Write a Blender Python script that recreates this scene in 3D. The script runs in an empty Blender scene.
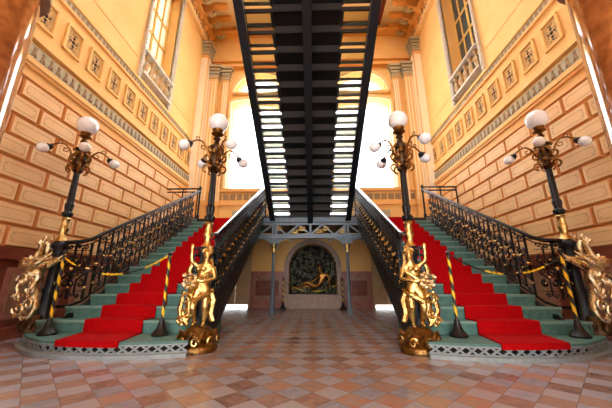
import bpy, bmesh, math, random
from mathutils import Vector, Matrix
random.seed(7)
PI = math.pi
C = bpy.context.scene.collection
sc = bpy.context.scene

# ------------------------------------------------------------------ materials
def lin(c):
    return tuple(((v/255)/12.92 if v/255 <= .04045 else ((v/255+.055)/1.055)**2.4) for v in c) + (1,)
def mat(name, rgb, rough=.5, metal=0, var=None, vscale=8, bump=0, bscale=40, detail=4, spec=.5, coat=0):
    m = bpy.data.materials.new(name); m.use_nodes = True
    nt = m.node_tree; b = nt.nodes['Principled BSDF']
    b.inputs['Base Color'].default_value = lin(rgb); b.inputs['Roughness'].default_value = rough
    b.inputs['Metallic'].default_value = metal; b.inputs['Specular IOR Level'].default_value = spec
    b.inputs['Coat Weight'].default_value = coat
    tc = nt.nodes.new('ShaderNodeTexCoord')
    if var:
        n = nt.nodes.new('ShaderNodeTexNoise'); n.inputs['Scale'].default_value = vscale; n.inputs['Detail'].default_value = detail
        nt.links.new(tc.outputs['Object'], n.inputs['Vector'])
        r = nt.nodes.new('ShaderNodeValToRGB'); e = r.color_ramp.elements
        e[0].position = .32; e[1].position = .68; e[0].color = lin(rgb); e[1].color = lin(var)
        nt.links.new(n.outputs['Fac'], r.inputs['Fac']); nt.links.new(r.outputs['Color'], b.inputs['Base Color'])
    if bump:
        n2 = nt.nodes.new('ShaderNodeTexNoise'); n2.inputs['Scale'].default_value = bscale
        nt.links.new(tc.outputs['Object'], n2.inputs['Vector'])
        bp = nt.nodes.new('ShaderNodeBump'); bp.inputs['Strength'].default_value = bump; bp.inputs['Distance'].default_value = .02
        nt.links.new(n2.outputs['Fac'], bp.inputs['Height']); nt.links.new(bp.outputs['Normal'], b.inputs['Normal'])
    return m
def thin_glass(name, rgb, through, rough=.05, wave=False):
    m = bpy.data.materials.new(name); m.use_nodes = True; nt = m.node_tree
    out = nt.nodes['Material Output']; b = nt.nodes['Principled BSDF']
    b.inputs['Base Color'].default_value = lin(rgb); b.inputs['Roughness'].default_value = rough
    t = nt.nodes.new('ShaderNodeBsdfTransparent'); t.inputs['Color'].default_value = lin(rgb)
    mx = nt.nodes.new('ShaderNodeMixShader'); mx.inputs['Fac'].default_value = through
    if wave:
        tc = nt.nodes.new('ShaderNodeTexCoord'); w = nt.nodes.new('ShaderNodeTexVoronoi'); w.inputs['Scale'].default_value = 30
        nt.links.new(tc.outputs['Object'], w.inputs['Vector'])
        mr = nt.nodes.new('ShaderNodeMapRange'); mr.inputs['From Max'].default_value = .6
        mr.inputs['To Min'].default_value = through-.12; mr.inputs['To Max'].default_value = through+.12
        nt.links.new(w.outputs['Distance'], mr.inputs['Value']); nt.links.new(mr.outputs['Result'], mx.inputs['Fac'])
    nt.links.new(b.outputs['BSDF'], mx.inputs[1]); nt.links.new(t.outputs['BSDF'], mx.inputs[2])
    nt.links.new(mx.outputs['Shader'], out.inputs['Surface'])
    return m

M = {}
M['plaster'] = mat('ochre_plaster', (236, 182, 104), .75, var=(240, 193, 118), vscale=1.5)
M['plaster_light'] = mat('pale_ochre_plaster', (240, 202, 138), .7, var=(244, 208, 148), vscale=2)
M['block'] = mat('painted_stone_block', (232, 184, 122), .6, var=(238, 194, 134), vscale=3)
M['joint'] = mat('orange_joint_shade', (220, 156, 90), .6)  # joint colour, also painting the shading on the block edges
M['paint_line'] = mat('brown_painted_line', (184, 134, 84), .7)
M['orange'] = mat('orange_paint', (236, 172, 96), .65, var=(240, 182, 108), vscale=3)
M['cream'] = mat('cream_paint', (250, 232, 196), .6)
M['gold_paint'] = mat('dull_gold_paint', (196, 136, 62), .5, var=(150, 98, 48), vscale=9)
M['vent'] = mat('aged_ochre_panel', (206, 164, 96), .7, var=(186, 140, 78), vscale=12)
M['frieze'] = mat('grey_green_frieze', (170, 160, 130), .7, var=(192, 180, 148), vscale=14)
M['frieze_dark'] = mat('brown_frieze_relief', (138, 112, 76), .7, var=(166, 134, 90), vscale=20)
M['hole'] = mat('dark_opening', (26, 14, 8), .9)
M['red_marble'] = mat('red_brown_marble', (104, 46, 32), .3, var=(138, 70, 48), vscale=5, detail=8, coat=.2)
M['pink_marble'] = mat('pink_marble', (176, 118, 100), .35, var=(146, 84, 70), vscale=6, detail=8)
M['buff_marble'] = mat('buff_marble', (168, 128, 96), .35, var=(140, 96, 72), vscale=7, detail=8)
M['col_marble'] = mat('amber_marble', (190, 116, 58), .1, var=(142, 78, 38), vscale=9, detail=10, coat=1)
M['stone'] = mat('grey_pink_stone', (150, 124, 110), .6, var=(172, 146, 130), vscale=8)
M['green'] = mat('green_step_covering', (64, 106, 98), .55, var=(86, 126, 116), vscale=12, detail=6)
M['green_edge'] = mat('pale_step_nosing', (120, 152, 140), .45)  # lighter green strip along each step edge
M['carpet'] = mat('red_carpet', (178, 6, 12), .95, var=(156, 3, 8), vscale=30, bump=.15, bscale=200, spec=.1)
M['iron'] = mat('black_iron', (26, 25, 27), .38, .5, bump=.1)
M['iron_blue'] = mat('blue_black_iron', (32, 37, 44), .35, .4)
M['iron_grey'] = mat('grey_painted_iron', (92, 106, 118), .45, .2, var=(108, 120, 130), vscale=10)
M['lattice'] = mat('grey_lattice_iron', (132, 142, 144), .5, .2, var=(150, 158, 158), vscale=20)
M['gold'] = mat('gilded_metal', (240, 210, 138), .24, 1, var=(180, 142, 78), vscale=16, bump=.5, bscale=50)
M['pale_gold'] = mat('pale_gilded_metal', (250, 236, 196), .25, 1, var=(200, 166, 110), vscale=14, bump=.5, bscale=50)
M['bronze'] = mat('antique_bronze', (142, 96, 44), .34, .9, bump=.3)
M['aged'] = mat('aged_gilt_bronze', (150, 110, 58), .32, .95, var=(84, 56, 30), vscale=18, bump=.6, bscale=30)
M['dark_bronze'] = mat('dark_bronze', (74, 52, 30), .35, .8, bump=.4, bscale=30)
M['opal'] = mat('opal_glass', (248, 250, 255), .12, coat=.5)
M['handrail'] = mat('polished_handrail', (92, 84, 80), .16, .8)
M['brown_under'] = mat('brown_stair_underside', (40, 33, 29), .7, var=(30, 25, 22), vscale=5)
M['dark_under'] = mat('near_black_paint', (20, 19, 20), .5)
M['door'] = mat('beige_door_paint', (196, 168, 128), .5, var=(184, 154, 114), vscale=3)
M['yellow'] = mat('yellow_plastic', (246, 204, 20), .4)
M['black'] = mat('black_plastic', (16, 17, 20), .35)
M['muntin'] = mat('yellow_window_paint', (222, 176, 84), .5)
M['white_stone'] = mat('white_stone', (214, 206, 190), .5, var=(190, 180, 162), vscale=14)
M['baluster'] = mat('gilt_white_stone', (214, 190, 146), .45, var=(166, 116, 62), vscale=7)
M['rock'] = mat('rock_painted_highlights', (34, 40, 34), .6, var=(118, 120, 90), vscale=14, bump=.8, bscale=16)  # dark green stone; the pale noise tone paints in highlights on the relief
M['dark_red'] = mat('oxblood_paint', (112, 34, 18), .5)
M['glass'] = thin_glass('window_glass', (250, 252, 255), .93)
M['milky_glass'] = thin_glass('milky_window_glass', (226, 222, 206), .35)
M['dark_glass'] = thin_glass('dark_window_glass', (70, 74, 70), .12)
M['tread_glass'] = thin_glass('green_tread_glass', (230, 242, 232), .84, .25, True)

def slab_glass(name, rgb):
    # thick ribbed glass: clear when looked through steeply, greenish and cloudy at a grazing angle
    m = thin_glass(name, rgb, .5, .3); nt = m.node_tree
    mx = [n for n in nt.nodes if n.type == 'MIX_SHADER'][0]
    lw = nt.nodes.new('ShaderNodeLayerWeight'); lw.inputs['Blend'].default_value = .5
    r = nt.nodes.new('ShaderNodeValToRGB'); e = r.color_ramp.elements
    e[0].position = .33; e[0].color = (.96,)*3+(1,); e[1].position = .8; e[1].color = (.42,)*3+(1,)
    k = e.new(.5); k.color = (.42,)*3+(1,)
    nt.links.new(lw.outputs['Facing'], r.inputs['Fac']); nt.links.new(r.outputs['Color'], mx.inputs['Fac'])
    return m
M['tread_glass'] = slab_glass('green_tread_glass', (236, 236, 218))
def floor_mat():
    m = bpy.data.materials.new('diamond_marble_tiles'); m.use_nodes = True; nt = m.node_tree; b = nt.nodes['Principled BSDF']
    N = nt.nodes.new; L = nt.links.new
    tc = N('ShaderNodeTexCoord'); mp = N('ShaderNodeMapping'); s = .30
    mp.inputs['Location'].default_value = (.06/s*0, 0, 0)
    sep = N('ShaderNodeSeparateXYZ'); L(tc.outputs['Object'], sep.inputs[0])
    def mth(op, a, bb=None):
        n = N('ShaderNodeMath'); n.operation = op
        for i, v in enumerate((a, bb)):
            if v is None: continue
            if isinstance(v, (int, float)): n.inputs[i].default_value = v
            else: L(v, n.inputs[i])
        return n.outputs[0]
    u = mth('DIVIDE', mth('ADD', sep.outputs[0], sep.outputs[1]), s)
    v = mth('DIVIDE', mth('SUBTRACT', sep.outputs[0], sep.outputs[1]), s)
    u = mth('ADD', u, .15); v = mth('ADD', v, .4)
    fu, fv = mth('FLOOR', u), mth('FLOOR', v)
    par = mth('MODULO', mth('ABSOLUTE', mth('ADD', fu, fv)), 2)
    cmb = N('ShaderNodeCombineXYZ'); L(fu, cmb.inputs[0]); L(fv, cmb.inputs[1])
    wn = N('ShaderNodeTexWhiteNoise'); L(cmb.outputs[0], wn.inputs['Vector'])
    off = N('ShaderNodeVectorMath'); off.operation = 'ADD'; L(tc.outputs['Object'], off.inputs[0])
    sc3 = N('ShaderNodeVectorMath'); sc3.operation = 'SCALE'; sc3.inputs['Scale'].default_value = 7; L(wn.outputs['Color'], sc3.inputs[0]); L(sc3.outputs[0], off.inputs[1])
    ns = N('ShaderNodeTexNoise'); ns.inputs['Scale'].default_value = 9; ns.inputs['Detail'].default_value = 9; ns.inputs['Distortion'].default_value = 1.2; L(off.outputs[0], ns.inputs['Vector'])
    def ramp(src, stops):
        r = N('ShaderNodeValToRGB'); e = r.color_ramp.elements
        while len(e) < len(stops): e.new(.5)
        for k, (p, c) in enumerate(stops): e[k].position = p; e[k].color = lin(c)
        L(src, r.inputs['Fac']); return r.outputs['Color']
    mixf = mth('ADD', mth('MULTIPLY', ns.outputs['Fac'], .6), mth('MULTIPLY', wn.outputs['Value'], .38))
    pink = ramp(mixf, [(.2, (112, 80, 68)), (.42, (154, 118, 102)), (.6, (166, 134, 118)), (.8, (180, 112, 78))])
    grey = ramp(mixf, [(.2, (136, 136, 148)), (.5, (162, 162, 176)), (.85, (178, 162, 158))])
    mx = N('ShaderNodeMix'); mx.data_type = 'RGBA'; L(mth('ADD', mth('MULTIPLY', par, .76), .1), mx.inputs[0]); L(pink, mx.inputs[6]); L(grey, mx.inputs[7])
    # joints
    def edge(w):
        fr = mth('FRACT', w); d = mth('MINIMUM', fr, mth('SUBTRACT', 1, fr)); return mth('LESS_THAN', d, .012)
    g = mth('MAXIMUM', edge(u), edge(v))
    mx2 = N('ShaderNodeMix'); mx2.data_type = 'RGBA'; L(mth('MULTIPLY', g, .6), mx2.inputs[0]); L(mx.outputs[2], mx2.inputs[6]); mx2.inputs[7].default_value = lin((96, 66, 54))
    L(mx2.outputs[2], b.inputs['Base Color'])
    n3 = N('ShaderNodeTexNoise'); n3.inputs['Scale'].default_value = 4; L(tc.outputs['Object'], n3.inputs['Vector'])
    mr = N('ShaderNodeMapRange'); mr.inputs['To Min'].default_value = .1; mr.inputs['To Max'].default_value = .3; L(n3.outputs['Fac'], mr.inputs['Value'])
    L(mr.outputs[0], b.inputs['Roughness'])
    return m
M['floor'] = floor_mat()

# ------------------------------------------------------------------ mesh builder
class MB:
    def __init__(s): s.bm = bmesh.new(); s.mi = 0
    def m(s, i): s.mi = i; return s
    def face(s, vs):
        try:
            f = s.bm.faces.new(vs); f.material_index = s.mi; return f
        except ValueError: return None
    def v(s, p): return s.bm.verts.new(p)
    def box(s, x0, x1, y0, y1, z0, z1):
        a = [s.v((x, y, z)) for x in (x0, x1) for y in (y0, y1) for z in (z0, z1)]
        for q in ((0,1,3,2),(4,6,7,5),(0,4,5,1),(2,3,7,6),(0,2,6,4),(1,5,7,3)): s.face([a[i] for i in q])
        return s
    def frustum(s, o, U, V, N, w, h, d, inset):     # block raised off plane at o, spanned by U,V, normal N
        o = Vector(o); U = Vector(U); V = Vector(V); N = Vector(N)
        b = [s.v(o+U*a*w+V*c*h) for a, c in ((0,0),(1,0),(1,1),(0,1))]
        t = [s.v(o+U*(inset if a == 0 else w-inset)+V*(inset if c == 0 else h-inset)+N*d) for a, c in ((0,0),(1,0),(1,1),(0,1))]
        mi = s.mi
        s.face(t); s.mi = 1
        for k in range(4): s.face([b[k], b[(k+1)%4], t[(k+1)%4], t[k]])
        s.mi = mi
        return s
    def rod(s, p, q, w, h=None, up=(0,0,1)):         # rectangular bar between two points
        p = Vector(p); q = Vector(q); d = (q-p).normalized(); up = Vector(up)
        if abs(d.dot(up)) > .98: up = Vector((0,1,0))
        a = d.cross(up).normalized(); b = a.cross(d); h = h or w
        V = [s.v(c+a*i*w/2+b*j*h/2) for c in (p, q) for i, j in ((-1,-1),(1,-1),(1,1),(-1,1))]
        s.face(V[3::-1]); s.face(V[4:])
        for k in range(4): s.face([V[k], V[(k+1)%4], V[4+(k+1)%4], V[4+k]])
        return s
    def tube(s, pts, r, n=6, closed=False, caps=True):
        P = [Vector(p) for p in pts]; R = r if isinstance(r, (list, tuple)) else [r]*len(P)
        rings = []; prev = None
        for i, p in enumerate(P):
            a = P[i-1] if (i > 0 or closed) else P[i]; b = P[(i+1) % len(P)] if (i < len(P)-1 or closed) else P[i]
            d = (b-a); d = d.normalized() if d.length > 1e-9 else Vector((0,0,1))
            if prev is None:
                up = Vector((0,0,1)) if abs(d.z) < .9 else Vector((1,0,0)); u = d.cross(up).normalized()
            else:
                u = (prev - d*prev.dot(d)); u = u.normalized() if u.length > 1e-6 else d.orthogonal().normalized()
            prev = u; w = d.cross(u)
            rings.append([s.v(p+(u*math.cos(2*PI*k/n)+w*math.sin(2*PI*k/n))*R[i]) for k in range(n)])
        m = len(rings)
        for i in range(m if closed else m-1):
            A = rings[i]; B = rings[(i+1) % m]
            for k in range(n): s.face([A[k], A[(k+1)%n], B[(k+1)%n], B[k]])
        if caps and not closed: s.face(rings[0][::-1]); s.face(rings[-1])
        return s
    def lathe(s, prof, c=(0,0,0), n=16, squash=(1,1), flute=0):
        rings = []
        for r, z in prof:
            rings.append([s.v((c[0]+r*squash[0]*(1-(flute if (k % 2) and r > 0 else 0))*math.cos(2*PI*k/n), c[1]+r*squash[1]*(1-(flute if k % 2 else 0))*math.sin(2*PI*k/n), c[2]+z)) for k in range(n)])
        for A, B in zip(rings, rings[1:]):
            for k in range(n): s.face([A[k], A[(k+1)%n], B[(k+1)%n], B[k]])
        s.face(rings[0][::-1]); s.face(rings[-1])
        return s
    def ball(s, c, r, n=10, sq=(1,1,1)):
        h = max(4, n//2)
        T = s.v((c[0], c[1], c[2]+r*sq[2])); Bt = s.v((c[0], c[1], c[2]-r*sq[2])); rings = []
        for i in range(1, h):
            t = PI*i/h
            rings.append([s.v((c[0]+r*sq[0]*math.sin(t)*math.cos(2*PI*k/n), c[1]+r*sq[1]*math.sin(t)*math.sin(2*PI*k/n), c[2]+r*sq[2]*math.cos(t))) for k in range(n)])
        for A, B in zip(rings, rings[1:]):
            for k in range(n): s.face([A[k], B[k], B[(k+1)%n], A[(k+1)%n]])
        for k in range(n): s.face([T, rings[0][k], rings[0][(k+1)%n]]); s.face([Bt, rings[-1][(k+1)%n], rings[-1][k]])
        return s
    def prism(s, poly, ax, a, b):                     # polygon in the plane normal to ax, extruded a..b
        def P(p, t):
            return {'x': (t, p[0], p[1]), 'y': (p[0], t, p[1]), 'z': (p[0], p[1], t)}[ax]
        A = [s.v(P(p, a)) for p in poly]; B = [s.v(P(p, b)) for p in poly]; n = len(poly)
        s.face(A[::-1]); s.face(B)
        for k in range(n): s.face([A[k], A[(k+1)%n], B[(k+1)%n], B[k]])
        return s
    def mesh(s, name, mats, smooth=False):
        bmesh.ops.recalc_face_normals(s.bm, faces=s.bm.faces)
        me = bpy.data.meshes.new(name)
        s.bm.to_mesh(me); s.bm.free()
        for k in (mats if isinstance(mats, (list, tuple)) else [mats]): me.materials.append(M[k])
        if smooth:
            for p in me.polygons: p.use_smooth = True
            try: me.set_sharp_from_angle(angle=math.radians(45))
            except Exception: pass
        return me
    def build(s, name, mats, parent=None, smooth=False, loc=None):
        return put(name, s.mesh(name, mats, smooth), parent, loc)
def put(name, me, parent=None, loc=None):
    o = bpy.data.objects.new(name, me); C.objects.link(o)
    if parent: o.parent = parent
    if loc: o.location = loc
    return o
def tag(o, label=None, cat=None, group=None, kind=None):
    if label: o['label'] = label
    if cat: o['category'] = cat
    if group: o['group'] = group
    if kind: o['kind'] = kind
    return o
def thing(name, label, cat, loc=(0,0,0), group=None):
    o = bpy.data.objects.new(name, None); C.objects.link(o); o.location = loc; o.empty_display_size = .1
    return tag(o, label, cat, group)
def structure(o): o['kind'] = 'structure'; return o
def copy_tree(o, parent=None):
    c = o.copy(); C.objects.link(c); c.parent = parent
    for ch in [x for x in bpy.data.objects if x.parent == o]: copy_tree(ch, c)
    return c
def side(s): return 'left' if s < 0 else 'right'

# ------------------------------------------------------------------ dimensions
W = 4.73; YB = 10.6; ZT = 12.3; ZL = 2.8         # half width, back wall, ceiling, landing
Y1 = 4.2; Z0 = .17; RISE = .1643; TREAD = .2967; NS = 16   # flight: 16 treads, the last one is the landing
XI, XO = 1.5, 3.6
RS = .535                                         # slope of the handrails

# ------------------------------------------------------------------ setting
structure(MB().box(-9, 9, -9, YB+.8, -.2, 0).build('floor', 'floor'))

def relief(b, s, y0, y1, z0, z1, n, x):           # frieze ornament: alternating fans and lozenges standing off the wall
    w = (y1-y0)/n; h = z1-z0; xi = x - s*.02
    for k in range(n):
        c = y0+w*(k+.5)
        b.prism([(c-w*.3, z0+h*.1), (c-w*.12, z0+h*.1), (c, z0+h*.35), (c+w*.12, z0+h*.1), (c+w*.3, z0+h*.1), (c+w*.1, z0+h*.62), (c+w*.16, z0+h*.9), (c-w*.16, z0+h*.9), (c-w*.1, z0+h*.62)], 'x', min(x, xi), max(x, xi))

def side_wall(s):
    X = s*W; b = MB()
    wy0, wy1, wz0, wz1 = 6.5, 8.0, 6.4, 11.0       # balcony window opening
    Xo = s*(W+.5); xa, xb = min(X, Xo), max(X, Xo)
    b.m(0).box(xa, xb, .2, wy0, 0, ZT).box(xa, xb, wy1, YB+.5, 0, ZT).box(xa, xb, wy0, wy1, 0, wz0).box(xa, xb, wy0, wy1, wz1, ZT)
    def pad(y0, y1, z0, z1, d):
        x2 = X-s*d; b.box(min(X, x2), max(X, x2), y0, y1, z0, z1)
    # marble dado with sunk fields
    b.m(4); pad(.2, YB, 0, .18, .10); pad(.2, YB, .18, 1.2, .03); pad(.2, YB, 1.2, 1.38, .09)
    y = .5
    while y < YB-1.2:
        b.m(5); pad(y, y+1.05, .3, 1.08, .045); b.m(6); pad(y+.1, y+.95, .4, .98, .055); y += 1.3
    # rusticated blocks
    b.m(1); pad(.2, 10.2, 1.38, 4.16, .012)
    for r in range(8):
        z = 1.39+r*.345; y = .2+(.02 if r % 2 else .42)-.4
        while y < 10.15:
            a, e = max(y, .2)+.006, min(y+.8, 10.2)-.006
            if e-a > .15:
                w = e-a
                b.m(2).frustum((X-s*.012, a, z), (0,1,0), (0,0,1), (-s,0,0), w, .334, .055, .03)
                xf = X-s*.0675; x2 = xf-s*.002; x0_, x1_ = min(xf, x2), max(xf, x2)
                b.m(3)
                ia, ie, iz0, iz1, t = a+.075, e-.075, z+.08, z+.242, .007
                if ie-ia > .1:
                    c = .035
                    b.box(x0_, x1_, ia+c, ie-c, iz0, iz0+t).box(x0_, x1_, ia+c, ie-c, iz1-t, iz1).box(x0_, x1_, ia, ia+t, iz0+c, iz1-c).box(x0_, x1_, ie-t, ie, iz0+c, iz1-c)
                    for yy in (ia, ie):
                        for zz in (iz0, iz1):
                            dy = .018 if yy == ia else -.018; dz = .018 if zz == iz0 else -.018
                            b.prism([(yy+dy-.015, zz+dz), (yy+dy, zz+dz-.015), (yy+dy+.015, zz+dz), (yy+dy, zz+dz+.015)], 'x', x0_, x1_)
                            b.prism([(yy+dy*2.4-.009, zz+dz*2.2), (yy+dy*2.4, zz+dz*2.2-.009), (yy+dy*2.4+.009, zz+dz*2.2), (yy+dy*2.4, zz+dz*2.2+.009)], 'x', x0_, x1_)
            y += .8
    # mouldings over the blocks
    b.m(7); pad(.2, 10.2, 4.16, 4.24, .07); b.m(0); pad(.2, 10.2, 4.24, 4.34, .05); b.m(7); pad(.2, 10.2, 4.34, 4.40, .10); b.m(0); pad(.2, 10.2, 4.40, 4.46, .13)
    b.m(0); pad(.2, 10.2, 4.46, 4.54, .06); b.m(8); pad(.2, 10.2, 4.54, 4.79, .05); b.m(9); relief(b, s, .3, 10.1, 4.555, 4.775, 62, X-s*.05)
    b.m(0); pad(.2, 10.2, 4.86, 4.93, .10)
    # thin frieze under the window zone
    b.m(7); pad(.2, 10.2, 6.02, 6.08, .06); b.m(8); pad(.2, 10.2, 6.08, 6.22, .04); b.m(0); pad(.2, 10.2, 6.22, 6.28, .08)
    b.m(9); 
    y = .3
    while y < 10.1: pad(y, y+.06, 6.11, 6.19, .05); y += .12
    b.m(7); pad(.2, wy0-.2, 6.86, 6.875, .012); pad(wy1+.2, 9.6, 6.86, 6.875, .012)
    # upper entablature
    b.m(10); pad(.2, YB, 11.15, 11.3, .16); b.m(0); pad(.2, YB, 11.3, 11.75, .1); b.m(7); pad(.2, YB, 11.75, 11.85, .3); b.m(9)
    y = .3
    while y < YB-.1: pad(y, y+.1, 11.35, 11.7, .12); y += .22
    o = structure(b.build('wall_'+side(s), ['plaster', 'joint', 'block', 'paint_line', 'red_marble', 'pink_marble', 'buff_marble', 'orange', 'frieze', 'frieze_dark', 'plaster_light']))
    # pierced vent panels, sunk frames with a cross of small holes
    pm = MB(); pm.m(0).box(-.02, .012, -.2, .2, -.29, .29)
    for q in ((-.2,-.165,-.29,.29),(.165,.2,-.29,.29),(-.2,.2,-.29,-.255),(-.2,.2,.255,.29)): pm.m(1).box(0, .05, *q)
    pm.m(2)
    for (u, v, r) in ((0,0,.045),(0,.09,.034),(0,-.09,.034),(.07,0,.026),(-.07,0,.026),(0,.15,.024),(0,-.15,.024),(.045,.17,.014),(-.045,.17,.014),(.045,-.17,.014),(-.045,-.17,.014),(.09,.05,.013),(-.09,.05,.013),(.09,-.05,.013),(-.09,-.05,.013)):
        pm.prism([(u-r, v), (u, v-r), (u+r, v), (u, v+r)], 'x', .0, .018)
    me = pm.mesh('vent_panel', ['vent', 'plaster', 'hole'])
    y = 2.69
    while y < 9.9:
        p = put('vent_panel', me, o, (X, y, 5.5)); p.rotation_euler.z = 0 if s < 0 else PI
        y += .6
    # balcony window
    wn = structure(bpy.data.objects.new('window_%d' % (3 if s < 0 else 4), None)); C.objects.link(wn); wn.location = (X, (wy0+wy1)/2, wz0)
    f = MB(); hw = (wy1-wy0)/2; H = wz1-wz0
    xq0, xq1 = (-.2, .07) if s < 0 else (-.07, .2)
    f.m(0)
    for (a, e, z0, z1) in ((-hw-.1,-hw,-.1,H+.1),(hw,hw+.1,-.1,H+.1),(-hw-.1,hw+.1,H,H+.1)): f.box(xq0*.2, xq1*.9 if s < 0 else xq1*.2, a, e, z0, z1) if s < 0 else f.box(xq0*.9, xq1*.2, a, e, z0, z1)
    k = -hw-.17
    z = -.05
    while z < H+.1:
        for yy in (-hw-.12, hw+.04): f.box(*( (.07, .085) if s < 0 else (-.085, -.07)), yy, yy+.08, z, z+.08)
        z += .14
    f.build('window_surround', 'white_stone', wn)
    xs = -s*-.38   # sash set back in the reveal
    g = MB()
    for yy in (-hw, -hw/2-.02, -.04, hw/2-.02, hw-.06): g.box(xs-.03, xs+.03, yy, yy+(.08 if yy in (-.04,) else .05), 0, H)
    for z in (0, 1.1, 2.2, 3.1, H-.08): g.box(xs-.03, xs+.03, -hw, hw, z, z+.07)
    g.build('sash', 'muntin', wn)
    MB().box(xs-.006, xs+.006, -hw, hw, 0, H).build('pane', 'milky_glass' if s < 0 else 'dark_glass', wn)
    cx = -s*.02
    MB().box(cx-.12, cx+.12, -hw-.02, hw+.02, .1, .17).build('plinth_rail', 'white_stone', wn)
    MB().box(cx-.12, cx+.12, -hw-.02, hw+.02, .81, .88).build('top_rail', 'white_stone', wn)
    bl = MB().lathe([(.05,0),(.085,.02),(.06,.06),(.045,.1),(.1,.22),(.11,.3),(.07,.42),(.04,.5),(.05,.58),(.085,.62),(.085,.68)], n=12).mesh('baluster', 'baluster', True)
    for k in range(5): put('baluster', bl, wn, (cx, -hw+.18+k*.285, .18)).scale = (.72, .72, .93)
    return o
side_wall(-1); side_wall(1)

# back wall with two tall arched windows and a fountain niche
WX0, WX1 = .95, 3.4; FC, FR = 2.175, 1.15; NX, NR, NSP = .06, .87, 1.37
def head(x):
    t = (abs(x)-FC)/((WX1-WX0)/2); return 8.26+.26*math.sqrt(max(0, 1-t*t*.98))
def fan_lo(x): return 8.86-.1*((abs(x)-FC)/FR)**2*-1
def fan_hi(x): return 8.86+1.0*math.sqrt(max(0, 1-((abs(x)-FC)/FR)**2))
b = MB(); y0, y1 = YB, YB+.5
b.m(0)
b.box(-W-.5, -WX1, y0, y1, 0, ZT).box(WX1, W+.5, y0, y1, 0, ZT)
for s in (-1, 1):
    xs = [s*(WX0+(WX1-WX0)*k/28) for k in range(29)]
    for p, q in zip(xs, xs[1:]):
        c = (p+q)/2; l, r = min(p, q), max(p, q)
        # the low zone leaves a door opening with a gap at the floor
        if 2.22 < abs(c) < 3.32: b.box(l, r, y0, y1, 2.45, 4.43)
        elif abs(c) < 1.6: b.box(l, r, y0, y1, 0, ZL).box(l, r, y0, y1, 4.38, 4.43)
        else: b.box(l, r, y0, y1, 0, 4.43)
        if abs(abs(c)-FC) < FR:
            b.box(l, r, y0, y1, head(c), fan_lo(c)); b.box(l, r, y0, y1, fan_hi(c), ZT)
        else: b.box(l, r, y0, y1, head(c), ZT)
b.box(-WX0, NX-NR, y0, y1, 0, ZL).box(NX+NR, WX0, y0, y1, 0, ZL).box(-WX0, WX0, y0, y1, 4.3, ZT)
for k in range(24):
    l = NX-NR+2*NR*k/24; r = l+2*NR/24; c = (l+r)/2
    b.box(l, r, y0, y1, NSP+math.sqrt(max(0, NR**2-(c-NX)**2)), ZL); b.box(l, r, y0, y1, 0, .44)
b.m(6).box(NX-NR-.1, NX+NR+.1, y1, y1+.1, 0, 2.6)
b.m(0).box(NX-NR-.15, NX+NR+.15, y1+.1, y1+.2, 0, 2.7)
# dado in marble panels beside the niche and beyond the doors
for s in (-1, 1):
    for (a, e) in ((1.1, 2.2), (3.34, W)):
        l, r = min(s*a, s*e), max(s*a, s*e)
        if a < 1.2 and s < 0: r = NX-NR-.16
        if a < 1.2 and s > 0: l = NX+NR+.16
        b.m(2).box(l, r, y0-.05, y0, 0, .2).box(l, r, y0-.03, y0, .2, 1.12).box(l, r, y0-.07, y0, 1.12, 1.24)
        b.m(3).box(l+.12, r-.12, y0-.045, y0, .3, 1.02); b.m(4).box(l+.2, r-.2, y0-.055, y0, .4, .92)
    # bands under the windows
    l, r = min(s*WX0, s*W), max(s*WX0, s*W)
b.m(5).box(-W, -1.65, y0-.06, y0, 3.75, 3.85).box(1.65, W, y0-.06, y0, 3.75, 3.85).box(-W, -1.6, y0-.1, y0, 4.3, 4.43).box(1.6, W, y0-.1, y0, 4.3, 4.43)
b.m(7)
x = -W+.2
while x < W-.2:
    if abs(x+.1) > 1.75: b.box(x, x+.2, y0-.03, y0, 3.98, 4.2)
    x += .27
b.m(1)
for s in (-1, 1):
    for x in (1.9, 2.6): b.box(min(s*x, s*(x+.45)), max(s*x, s*(x+.45)), y0-.03, y0, 2.95, 3.55)
# cornice with a row of dark dots
b.m(5).box(-W, W, y0-.2, y0, 10.15, 10.25).box(-W, W, y0-.12, y0, 10.5, 10.6).box(-W, W, y0-.3, y0, 11.9, 12.05)
b.m(6)
for k in range(46):
    x = -W+.12+k*.205; b.ball((x, y0-.01, 10.38), .045, 8)
structure(b.build('wall_back', ['plaster', 'frieze', 'pink_marble', 'buff_marble', 'red_marble', 'orange', 'hole', 'frieze_dark']))

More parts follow.
